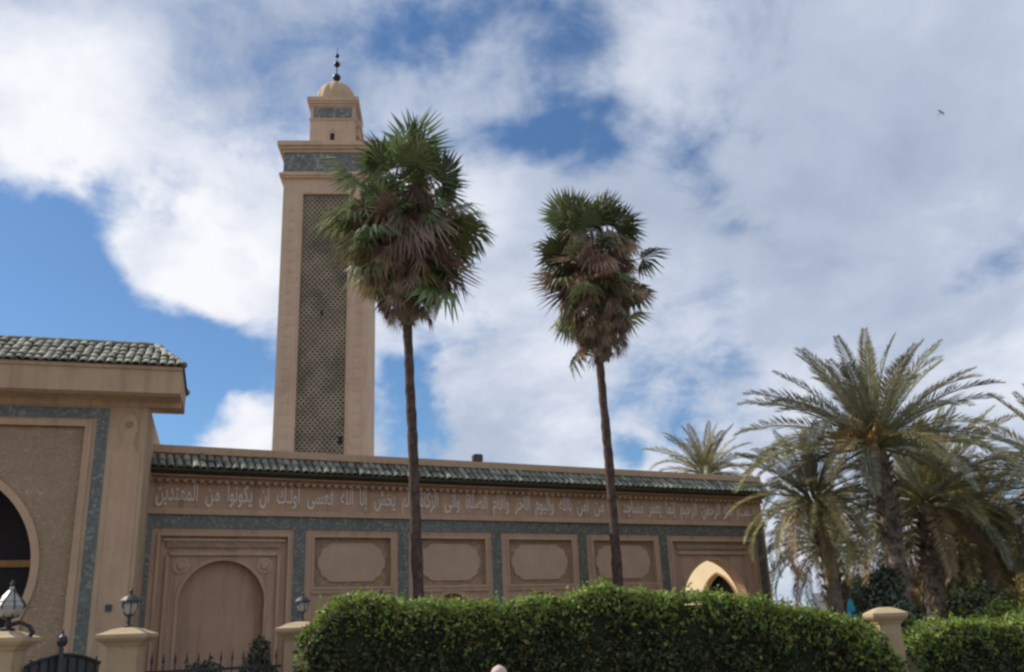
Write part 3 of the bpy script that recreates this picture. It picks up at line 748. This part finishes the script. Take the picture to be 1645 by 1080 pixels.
def date_palm(label, base, crown, trunk_r, scale, nfr, seed, mats=('g',), stalks=0, lowest=-35, mids=(), dry=10, kmax=4, aim=None):
    r = random.Random(seed)
    T = thing('date_palm', label, 'palm tree', (base[0], base[1], 0), 0, 'date palms on the right')
    B = Vector((base[0], base[1], 0)); path = [B*0]+[Vector(p)-B for p in mids]+[Vector(crown)-B]
    fine = []
    for i in range(len(path)-1):
        for j in range(12): fine.append(path[i].lerp(path[i+1], j/12))
    fine.append(path[-1]); n = len(fine)
    rad = [trunk_r*(1.15 if i < 2 else 1)*(1+(.14 if i % 2 else -.06))*(1+.25*max(0, (i/n-.85)/.15)) for i in range(n)]
    MB().ring(fine, rad, 12).build('trunk', BARK_D, T)
    # stubs of cut fronds near the top
    sb = MB()
    for i in range(60):
        az = i*2.4; f = 1-.35*i/60; p = fine[min(n-1, int(f*n)-1)]; o = Vector((math.cos(az), math.sin(az), 0))
        sb.ring([p+o*trunk_r*.8, p+o*(trunk_r+.13)+Vector((0, 0, .14))], [.06, .03], 4)
    sb.build('cut_frond_stubs', BARK_D, T, kind='stuff')
    C = path[-1]
    for i in range(nfr):
        t = (i+.5)/nfr; az = i*2.39996+r.uniform(-.25, .25)
        el = R(84+(lowest-84)*t**.85+r.uniform(-6, 6))
        dry_ = i > nfr-dry
        key = 'd' if dry_ else r.choice(mats)
        fs = fronds_for({'g': FROND, 'o': FROND_O, 'd': FROND_DRY}[key], key)
        k = min(kmax, int(t*(kmax+.2)+r.uniform(-.3, .9)))
        k = max(0, k)
        s = scale*r.uniform(.86, 1.06)*(.86+.2*min(1, t*2))
        link('frond', fs[k], T, (C.x+math.cos(az)*.1, C.y+math.sin(az)*.1, C.z+.18*(1-t)), (r.uniform(-.25, .25), -el, az), (s, s, s))
    for i in range(stalks):
        az = r.uniform(math.pi*.85, math.pi*1.5); o = Vector((math.cos(az), math.sin(az), 0))
        m = MB(); p0 = C+o*.12; h_ = r.uniform(.3, .75); p1 = C+o*.35+Vector((0, 0, h_)); p2 = C+o*.62+Vector((0, 0, h_-.06))
        m.ring([p0, p1, p2], [.035, .03, .02], 5)
        for k in range(16):
            e = p2+Vector((r.uniform(-.2, .2), r.uniform(-.2, .2), r.uniform(-.5, -.1))); m.ring([p2, e], [.009, .012], 3)
        m.build('fruit_stalk', STALK, T)
date_palm('tallest date palm on the right with orange fruit stalks, behind the cream pillar', (7.52, 19), (7.56, 19, 4.95), .18, .93, 66, 11, ('g', 'g', 'o'), 12, -4, [(7.60, 19, 1.6), (7.66, 19, 3.3)], 0, 2)
date_palm('date palm whose crown tops out behind the far right end of the wall roof', (6.8, 33), (6.85, 33, 6.65), .25, .8, 56, 12, ('o', 'g', 'o'), 0, -30)
date_palm('low dark date palm beside the right end of the wall, trunk leaning left', (6.65, 20.5), (6.6, 20.5, 4.05), .13, .68, 60, 13, ('o', 'o', 'g'), 0, -34, [(6.82, 20.5, 1.5), (6.78, 20.5, 3.2)])
date_palm('date palm with dark straight trunk right of the tallest date palm', (9.55, 22), (9.8, 22, 4.1), .22, .95, 66, 14, ('o', 'o', 'g'), 0, -18, [(9.6, 22, 2)], 6, 3)
date_palm('date palm at the right edge with its crown partly cut off', (13.1, 21), (13.1, 21, 4.0), .24, 1.05, 76, 15, ('o', 'g', 'o'), 0, -25)
date_palm('small date palm low at the right edge below the cut off crown', (12.4, 25), (12.4, 25, 3.4), .22, .9, 60, 16, ('o', 'o', 'g'), 0, -45)

date_palm('low bushy date palm between the straight dark trunk and the right edge', (11.4, 24), (11.4, 24, 3.4), .2, .9, 60, 19, ('o', 'g', 'g'), 0, -30)
date_palm('small date palm between the two trunks low behind the right hedge', (8.6, 26), (8.6, 26, 3.5), .2, .8, 50, 17, ('g', 'o'), 0, -25)
date_palm('leafy date palm far behind the others toward the right edge', (13.5, 30), (13.5, 30, 4.4), .22, 1.0, 54, 18, ('o', 'g'), 0, -25)
# ------------------------------------------------------------------ foliage masses
def leaf_cloud(name, pos, nrm, size, mats, mi, parent, kind='stuff', width=.5):
    """pos (n,3); one folded leaf of two quads each"""
    n = len(pos)
    a = rng.normal(size=(n, 3))+nrm*.7; a /= np.linalg.norm(a, axis=1)[:, None]
    b = rng.normal(size=(n, 3)); b -= (b*a).sum(1)[:, None]*a; b /= np.linalg.norm(b, axis=1)[:, None]
    c = np.cross(a, b)
    s = (size*rng.uniform(.6, 1.25, n))[:, None]
    # leaf: base, side, tip, side with fold lifted along normal
    v = np.stack([pos-b*s*.5, pos+c*s*width*.5+a*s*.10, pos+b*s*.5, pos-c*s*width*.5+a*s*.10], 1).reshape(-1, 3)
    me = bpy.data.meshes.new(name); me.vertices.add(4*n); me.vertices.foreach_set('co', v.astype(np.float32).ravel())
    idx = (np.arange(n)[:, None]*4+np.array([0, 1, 2, 0, 2, 3])[None]).ravel()
    me.loops.add(6*n); me.loops.foreach_set('vertex_index', idx.astype(np.int32))
    me.polygons.add(2*n); me.polygons.foreach_set('loop_start', np.arange(0, 6*n, 3, dtype=np.int32))
    for m in mats: me.materials.append(m)
    me.polygons.foreach_set('material_index', np.repeat(mi, 2).astype(np.int32))
    me.update(calc_edges=True); me.validate()
    return link(name, me, parent, kind=kind)

def smooth_noise(x, y, seed=0):
    return (np.sin(x*1.7+seed)+np.sin(x*3.9+y*2.3+seed*2)*.6+np.sin(x*7.3-y*5.1+seed*3)*.4+np.sin(y*4.1+seed)*.5)/2.5

def hedge(label, A, B, ztab, thick, seed, n_per=1500):
    """A->B base line, ztab list of (fraction, top height)"""
    A = np.array(A, float); B = np.array(B, float); L = np.linalg.norm(B-A); d = (B-A)/L; nn = np.array([d[1], -d[0]])   # towards camera
    T = thing('hedge', label, 'hedge', (*A, 0), math.atan2(d[1], d[0]))
    fr, zt = zip(*ztab)
    top = lambda u: np.interp(u/L, fr, zt)+.06*smooth_noise(u*2.2, 0*u, seed)
    # local coords: x along, y away from camera
    N = int(L*2.2*n_per*1.5)
    u = rng.uniform(-.15, L+.15, N); face = rng.random(N)
    H = top(u)
    onTop = face < .30
    w = rng.random(N)
    z = np.where(onTop, H+rng.normal(0, .035, N)-.01, H*w**.8)
    y = np.where(onTop, rng.uniform(-thick, .1, N), -thick+np.abs(rng.normal(0, .06, N)))
    bul = .10*smooth_noise(u*2.6, z*2.4, seed+1)+.05*smooth_noise(u*7, z*7, seed+4)
    y = y+np.where(onTop, 0, -bul)
    # rounding of the top front edge
    edge = np.clip((z-(H-.22))/.22, 0, 1); y = y+np.where(onTop, 0, edge**2*.16)
    # rounded ends
    endd = np.minimum(u+.15, L+.15-u); z = z-np.where(endd < .4, (.4-endd)**2*1.6, 0)*(z > H*.7)
    nr = np.where(onTop[:, None], np.array([0, -.2, 1.]), np.array([0, -1., .35]))
    pos = np.stack([u, y, z], 1)
    keep = z > .05
    young = (rng.random(N) < .92*np.clip(1-(H-z)/(.46+.22*smooth_noise(u*3, y*3, seed+2)), 0, 1)**.6) | (rng.random(N) < .06*(1+smooth_noise(u*2, z*3, seed+6)))  # brighter leaves crowd the top band: young growth plus painted sunlight
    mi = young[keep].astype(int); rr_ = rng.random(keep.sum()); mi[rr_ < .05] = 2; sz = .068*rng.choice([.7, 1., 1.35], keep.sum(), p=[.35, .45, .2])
    gap = smooth_noise(u*4.3, z*4.1, seed+9)[keep] > .62; kk = ~(gap & (rng.random(keep.sum()) < .55))
    leaf_cloud('foliage', pos[keep][kk], nr[keep][kk], sz[kk], [HEDGE, SHOOT_LIT, SHRUB_O], mi[kk], T)
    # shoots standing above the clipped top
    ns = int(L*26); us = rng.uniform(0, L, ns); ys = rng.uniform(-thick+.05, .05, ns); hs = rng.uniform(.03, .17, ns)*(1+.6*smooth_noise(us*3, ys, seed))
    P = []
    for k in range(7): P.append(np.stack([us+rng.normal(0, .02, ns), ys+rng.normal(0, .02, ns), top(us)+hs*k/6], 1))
    P = np.concatenate(P); leaf_cloud('young_shoots', P, np.tile([0, 0, 1.], (len(P), 1)), .06, [SHOOT_LIT], np.zeros(len(P)), T)
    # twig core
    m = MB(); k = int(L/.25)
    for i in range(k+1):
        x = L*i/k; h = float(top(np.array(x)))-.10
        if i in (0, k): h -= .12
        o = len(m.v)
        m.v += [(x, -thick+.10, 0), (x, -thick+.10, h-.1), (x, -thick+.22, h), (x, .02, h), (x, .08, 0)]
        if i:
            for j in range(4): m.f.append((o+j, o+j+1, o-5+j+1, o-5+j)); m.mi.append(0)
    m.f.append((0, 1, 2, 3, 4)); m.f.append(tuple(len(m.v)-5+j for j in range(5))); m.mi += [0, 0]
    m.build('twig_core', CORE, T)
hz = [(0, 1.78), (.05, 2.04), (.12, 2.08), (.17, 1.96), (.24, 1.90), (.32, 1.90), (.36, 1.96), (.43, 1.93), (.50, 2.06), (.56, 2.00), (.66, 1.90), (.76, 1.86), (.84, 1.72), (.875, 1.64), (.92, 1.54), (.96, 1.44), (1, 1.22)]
hedge('long clipped hedge with young leaves on top coloured sunlit bright, left of the cream pillar', (-2.72, 12.25), (4.72, 13.12), hz, .75, 1)
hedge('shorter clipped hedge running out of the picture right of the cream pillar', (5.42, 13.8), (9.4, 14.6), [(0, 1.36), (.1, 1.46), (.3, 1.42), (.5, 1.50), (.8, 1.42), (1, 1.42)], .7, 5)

def shrub(name, label, cat, blobs, n, size, m, core=True, stem=None, width=.5, group=None):
    x0, y0 = blobs[0][0], blobs[0][1]
    T = thing(name, label, cat, (x0, y0, 0), 0, group)
    pos = []; nr = []
    tot = sum(b[3]**2 for b in blobs)
    for (x, y, z, r, *zs) in blobs:
        k = int(n*r*r/tot); zs = zs[0] if zs else 1
        v = rng.normal(size=(k, 3)); v /= np.linalg.norm(v, axis=1)[:, None]
        rad = r*(.55+.45*rng.random(k)**.5)*(1+.22*smooth_noise(v[:, 0]*4+x, v[:, 2]*4+v[:, 1]*3, z))
        p = v*rad[:, None]; p[:, 2] *= zs
        pos.append(p+np.array([x-x0, y-y0, z])); nr.append(v)
    pos = np.concatenate(pos); nr = np.concatenate(nr); k = pos[:, 2] > .03
    mm = m if isinstance(m, (list, tuple)) else [m]
    leaf_cloud('foliage', pos[k], nr[k], size, mm, rng.integers(0, len(mm), k.sum()), T, width=width)
    st = MB()
    for (x, y, z, r, *_) in blobs:
        st.ring([(0, 0, 0), ((x-x0)*.4, (y-y0)*.4, z*.5), (x-x0, y-y0, z)], [.07, .05, .02], 6)
    st.build('stem', BARK_D, T)
    return T
shrub('dark_shrub', 'dark green shrub behind the hedge left of the cream pillar, under the tallest palm', 'shrub', [(6.6, 17, 1.45, .52), (6.4, 17.4, 1.8, .35), (6.75, 17.4, 2.15, .3), (6.9, 17.4, 1.2, .5)], 4200, .12, [SHRUB, SHRUB, SHRUB_G, SHRUB_G])
shrub('dark_tree', 'dark leafy bush behind the right hedge below the straight dark palm trunk', 'shrub', [(8.6, 17.5, 1.3, .6), (9.2, 17.6, 1.45, .5), (8.2, 17.6, 1.6, .4), (8.7, 18, 1.9, .3)], 4200, .12, [SHRUB, SHRUB_G, SHRUB_Y])
shrub('green_bush', 'bright green bush behind the low end of the long hedge', 'shrub', [(5.35, 15, 1.15, .5), (5.9, 15.2, 1.25, .45)], 3000, .08, [SHOOT_LIT, HEDGE])
shrub('yellow_bush', 'yellow green bush rising above the right hedge', 'shrub', [(8.0, 15.9, 1.35, .42), (7.5, 15.8, 1.2, .35), (8.5, 15.9, 1.3, .4)], 3200, .08, [SHRUB_Y, SHOOT_LIT])
shrub('russet_bush', 'brown and orange leaved bush above the right hedge near the picture edge', 'shrub', [(9.15, 17, 1.9, .32), (9.4, 17, 1.55, .45), (9.0, 17, 1.5, .3)], 2600, .09, [SHRUB_O, SHRUB_O, SHRUB_Y])
shrub('leafy_tree', 'dense dark green tree mass low behind the date palm trunks at right', 'tree', [(15, 34, 2.2, 1.3), (17, 34.5, 2.5, 1.4), (13.2, 34, 1.8, 1.0), (18.6, 35, 2.2, 1.2)], 7000, .22, [SHRUB, SHRUB_G, SHRUB])
shrub('leafy_tree', 'dark green tree mass far behind the turquoise parasol', 'tree', [(11.6, 33, 1.9, .9), (12.2, 33.4, 2.3, .7)], 3200, .2, [SHRUB, SHRUB, SHRUB_G])
shrub('courtyard_shrub', 'dark pointed shrub behind the railing in front of the left blind arch', 'shrub', [(-3.95, 14.2, 1.0, .30, 1.5), (-3.95, 14.2, 1.45, .16, 1.4)], 2200, .06, [SHRUB])
shrub('round_shrub', 'round dark shrub behind the railing below the left blind arch', 'shrub', [(-4.65, 13.8, .95, .42)], 2400, .06, [SHRUB])

# ------------------------------------------------------------------ fence: pillars, lamps, railing, iron gate
def pillar(label, x, y, rz, h=1.78, w=.185, k=1.):
    T = thing('gate_pillar', label, 'pillar', (x, y, 0), rz, 'cream pillars of the front fence')
    MB().box(-w-.06, w+.06, -w-.06, w+.06, 0, .25).build('plinth', PL_CREAM, T)
    me = MB().box(-w, w, -w, w, .25, h-.17).build('shaft', PL_CREAM, T)
    # moulded cap
    prof = [(w+.02*k, h-.17), (w+.04*k, h-.14), (w+.10*k, h-.10), (w+.125*k, h-.07), (w+.125*k, h-.03), (w+.05, h-.005), (w-.02, h+.03), (.06, h+.05)]
    m = MB(); vs = []; fs = []
    for r_, z in prof: vs += [(-r_, -r_, z), (r_, -r_, z), (r_, r_, z), (-r_, r_, z)]
    for i in range(len(prof)-1):
        for k in range(4): a, b = i*4+k, i*4+(k+1) % 4; fs.append((a, b, b+4, a+4))
    fs += [(3, 2, 1, 0), tuple(len(prof)*4-4+k for k in range(4))]
    m.add(vs, fs); m.build('cap', PL_CREAM, T)
    return T
pillar('cream pillar at the far left edge under the largest lantern', -6.05, 11.0, R(8))
pillar('cream pillar with lantern between the gateway and the left blind arch', -5.03, 12.0, R(8))
pillar('cream pillar partly covered by the left end of the long hedge', -3.02, 12.8, R(8))
pillar('cream pillar with a sunlit side standing between the two hedges', 5.06, 13.3, R(-3), 1.66, .145, .75)

def lantern(label, x, y, z, s=1.0):
    T = thing('lantern', label, 'lantern', (x, y, z), 0, 'black lanterns on the fence pillars')
    MB().lathe([(.07*s, 0), (.07*s, .02*s), (.025*s, .04*s), (.02*s, .14*s), (.05*s, .16*s), (.08*s, .18*s)], sides=10).build('stem', IRON, T)
    MB().lathe([(.065*s, .18*s), (.10*s, .24*s), (.115*s, .31*s), (.10*s, .36*s)], sides=6).build('glass', GLASS, T)
    for k in range(6):
        q = math.pi/3*k
        MB().ring([(.07*s*math.cos(q), .07*s*math.sin(q), .18*s), (.12*s*math.cos(q), .12*s*math.sin(q), .31*s), (.105*s*math.cos(q), .105*s*math.sin(q), .37*s)], .008*s, 4).build('rib', IRON, T)
    MB().lathe([(.16*s, .36*s), (.15*s, .385*s), (.09*s, .44*s), (.03*s, .47*s), (.02*s, .50*s), (.028*s, .52*s), (.004, .56*s)], sides=12).build('cap', IRON, T)
lantern('lantern on the second pillar, in front of the gateway edge', -5.03, 12.0, 1.83, .86)
lantern('lantern on the pillar beside the left end of the hedge', -3.0, 12.8, 1.83, .80)
def big_lamp(x, y, z):
    T = thing('lantern', 'large white glass lantern on the leftmost pillar before the dark arch', 'lantern', (x, y, z), 0, 'black lanterns on the fence pillars')
    MB().lathe([(.09, 0), (.09, .02), (.03, .04), (.025, .12), (.10, .15)], sides=10).build('stem', IRON, T)
    MB().lathe([(.09, .15), (.15, .20), (.17, .28), (.13, .33)], sides=8).build('glass', GLASS, T)
    MB().lathe([(.14, .33), (.10, .38), (.04, .45), (.02, .50)], sides=8).build('upper_glass', GLASS, T)
    for k in range(8):
        q = math.pi/4*k
        MB().ring([(.10*math.cos(q), .10*math.sin(q), .15), (.178*math.cos(q), .178*math.sin(q), .28), (.145*math.cos(q), .145*math.sin(q), .33), (.03, 0, .47)], .009, 4).build('rib', IRON, T)
    MB().lathe([(.02, .5), (.03, .52), (.004, .58)], sides=8).build('finial', IRON, T)
    # curled bracket
    MB().ring([(.02, 0, .06), (.15, 0, .09), (.26, 0, .04), (.31, 0, -.03), (.28, 0, -.07)], .026, 6).build('scroll', IRON, T)
big_lamp(-6.03, 11.0, 1.83)
bpy.data.objects['lantern.002'].scale = (.85, .85, .88)

def railing(label, A, B, ztop, spike=.12, step=.13):
    A = np.array(A); B = np.array(B); L = float(np.linalg.norm(B-A)); d = (B-A)/L
    T = thing('iron_railing', label, 'railing', (A[0], A[1], 0), math.atan2(d[1], d[0]))
    box('base_wall', PL_CREAM, T, 0, L, -.1, .1, 0, .45)
    for z in (.6, ztop-.12): box('rail', IRON, T, 0, L, -.015, .015, z, z+.035)
    n = int(L/step); me = MB().ring([(0, 0, .45), (0, 0, ztop), (0, 0, ztop+.01), (0, 0, ztop+spike)], [.009, .009, .022, .002], 5).mesh('bar', IRON)
    for i in range(n): link('bar', me, T, ((i+.5)*L/n, 0, 0))
    return T
railing('black spiked iron railing in front of the left blind arch', (-4.8, 12.08), (-3.24, 12.7), 1.38)
def iron_gate():
    A = np.array((-5.82, 11.1)); B = np.array((-5.28, 11.85)); L = float(np.linalg.norm(B-A)); d = (B-A)/L
    T = thing('iron_gate', 'dark metal gate with ball topped post between the two leftmost pillars', 'gate', (A[0], A[1], 0), math.atan2(d[1], d[0]))
    pts = [(0, .1), (L, .1), (L, 1.42)]+[(L*(1-i/10), 1.42+.12*math.sin(math.pi*i/10)) for i in range(1, 10)]+[(0, 1.42)]
    MB().prism(pts, .01, .03).build('sheet', IRON_G, T)
    n = 8; me = MB().ring([(0, 0, .08), (0, 0, 1.5)], .011, 5).mesh('bar', IRON)
    for i in range(n): link('bar', me, T, ((i+.5)*L/n, -.012, 0))
    MB().ring([(L*i/10, -.01, 1.42+.12*math.sin(math.pi*i/10)) for i in range(11)], .02, 6).build('top_rail', IRON, T)
    MB().ring([(L*.42, -.05, .02), (L*.42, -.05, 1.62)], .028, 8).build('post', IRON_G, T)
    MB().lathe([(.002, 1.62), (.05, 1.64), (.065, 1.69), (.05, 1.74), (.012, 1.77), (.008, 1.82)], L*.42, -.05, 10).build('post_ball', IRON, T)
iron_gate()

# ------------------------------------------------------------------ odds and ends
def floodlight():
    T = thing('floodlight', 'small dark floodlight standing on the wall coping between the palms', 'floodlight', (-.99, 22.36, 5.57), R(28))
    MB().box(-.05, .05, -.05, .05, 0, .04).build('base', IRON, T)
    MB().ring([(-.08, 0, .03), (-.08, 0, .14)], .012, 5).ring([(.08, 0, .03), (.08, 0, .14)], .012, 5).build('bracket', IRON, T)
    MB().prism([(-.10, .06), (.10, .06), (.12, .10), (.12, .22), (.09, .25), (-.09, .25), (-.12, .22), (-.12, .10)], -.07, .07).build('housing', mat('rusty_housing', (.05, .02, .018), .6), T)
    box('glass', PANE, T, -.085, .085, -.075, -.071, .09, .22)
floodlight()

def bird():
    m = MB()
    m.ring([(-.28, 0, 0), (-.2, 0, .0), (0, 0, .02), (.16, 0, .02), (.24, 0, .03), (.29, 0, .02)], [.01, .045, .07, .055, .035, .004], 8)
    T = thing('bird', 'small grey gull gliding in the cloud at upper right', 'bird', (33.08, 60, 37.47), R(-50))
    m.build('body', BIRD, T, smooth=True)
    for s in (-1, 1):
        w = MB(); w.add([(.12, s*.04, .04), (-.08, s*.04, .04), (-.05, s*.35, .16), (.12, s*.33, .17), (-.12, s*.72, .08), (-.02, s*.70, .09),
                         (.12, s*.04, .02), (-.08, s*.04, .03), (-.05, s*.35, .15), (.12, s*.33, .15)],
                        [(0, 1, 2, 3), (3, 2, 4, 5), (6, 7, 8, 9), (9, 8, 4, 5), (0, 3, 9, 6), (1, 2, 8, 7)]); w.build('wing', BIRD, T)
    T.scale = (.75, .75, .75)
    t = MB(); t.add([(-.24, -.02, .01), (-.24, .02, .01), (-.42, .09, 0), (-.42, -.09, 0), (-.24, 0, -.01), (-.42, 0, -.012)], [(0, 1, 2, 3), (0, 3, 5, 4), (1, 2, 5, 4)]); t.build('tail', BIRD, T)
bird()

def bollard():
    T = thing('bollard', 'pale pinkish rounded post top poking up at the bottom edge before the hedge', 'bollard', (-.25, 9.0, 0))
    MB().lathe([(.09, 0), (.09, .08), (.065, .12), (.06, 1.12), (.075, 1.14), (.06, 1.17)], sides=14).build('shaft', STONE, T, smooth=False)
    MB().lathe([(.04, 1.17), (.07, 1.20), (.075, 1.24), (.055, 1.275), (.02, 1.295), (.003, 1.30)], sides=14).build('knob', STONE, T, smooth=True)
bollard()

def far_building(name, label, m, x0, x1, y0, y1, h, wins, win_w=1.1, win_h=1.3, parapet=.35, seedc=0):
    T = thing(name, label, 'building', (x0, y0, 0))
    W, D = x1-x0, y1-y0
    holes = [rect(x, x+win_w, z, z+win_h) for x, z in wins if x+win_w < W-.2]
    MB().prism(rect(0, W, 0, h), 0, .3, holes).build('front_wall', m, T)
    MB().box(0, W, .3, D, 0, h-.02).build('body', m, T)
    MB().box(-.08, W+.08, -.08, D+.08, h, h+.12).box(0, W, 0, .2, h+.12, h+parapet).box(0, .2, .2, D, h+.12, h+parapet).box(W-.2, W, .2, D, h+.12, h+parapet).build('parapet', m, T)
    for x, z in wins:
        if x+win_w >= W-.2: continue
        f = MB().prism(rect(x, x+win_w, z, z+win_h), .12, .18, [rect(x+.07, x+win_w/2-.03, z+.07, z+win_h-.07), rect(x+win_w/2+.03, x+win_w-.07, z+.07, z+win_h-.07)]).build('window', FAR_W, T)
        MB().box(x+.07, x+win_w-.07, .20, .22, z+.07, z+win_h-.07).build('pane', PANE, f)
        box('sill', FAR_W, T, x-.1, x+win_w+.1, -.1, 0, z-.1, z)
    return T
far_building('grey_house', 'flat roofed grey building far behind the date palms', FAR_G, 23.8, 31.8, 60, 70, 4.2, [(1.2, 1.2), (3.6, 1.2), (6.0, 1.2)])
T_ = thing('water_tank', 'white domed tank on the flat roof of the far grey building', 'tank', (27.7, 61.5, 4.32))
MB().lathe([(.62, 0), (.68, .05), (.68, .75), (.62, .8)], sides=20).build('body', FAR_W, T_)
MB().lathe([(.62, .8), (.5, 1.02), (.28, 1.18), (.02, 1.24)], sides=20).build('dome', FAR_W, T_, smooth=True)
far_building('slate_house', 'blue grey building at the right edge behind the russet bush', FAR_S, 15.55, 21, 30, 38, 2.55, [(1.5, .9), (3.4, .9)])
far_building('white_house', 'low white building glimpsed left of the cream pillar, behind the bushes', FAR_W, 12.9, 14.6, 36, 42, 2.3, [(.3, .9)], .5, .8)

def umbrella():
    T = thing('parasol', 'folded turquoise parasol among the bushes left of the cream pillar', 'parasol', (5.5, 15.9, 0))
    MB().ring([(0, 0, 0), (0, 0, 2.02)], .02, 8).build('pole', IRON, T)
    prof = []
    MB().lathe([(.085, 1.22), (.10, 1.26), (.085, 1.4), (.065, 1.6), (.045, 1.78), (.02, 1.88), (.004, 1.9)], 0, 0, 24, 8, .28).build('canopy', TURQ, T)
    MB().lathe([(.15, 0), (.15, .06), (.04, .09)], sides=16).build('base', STONE, T)
umbrella()
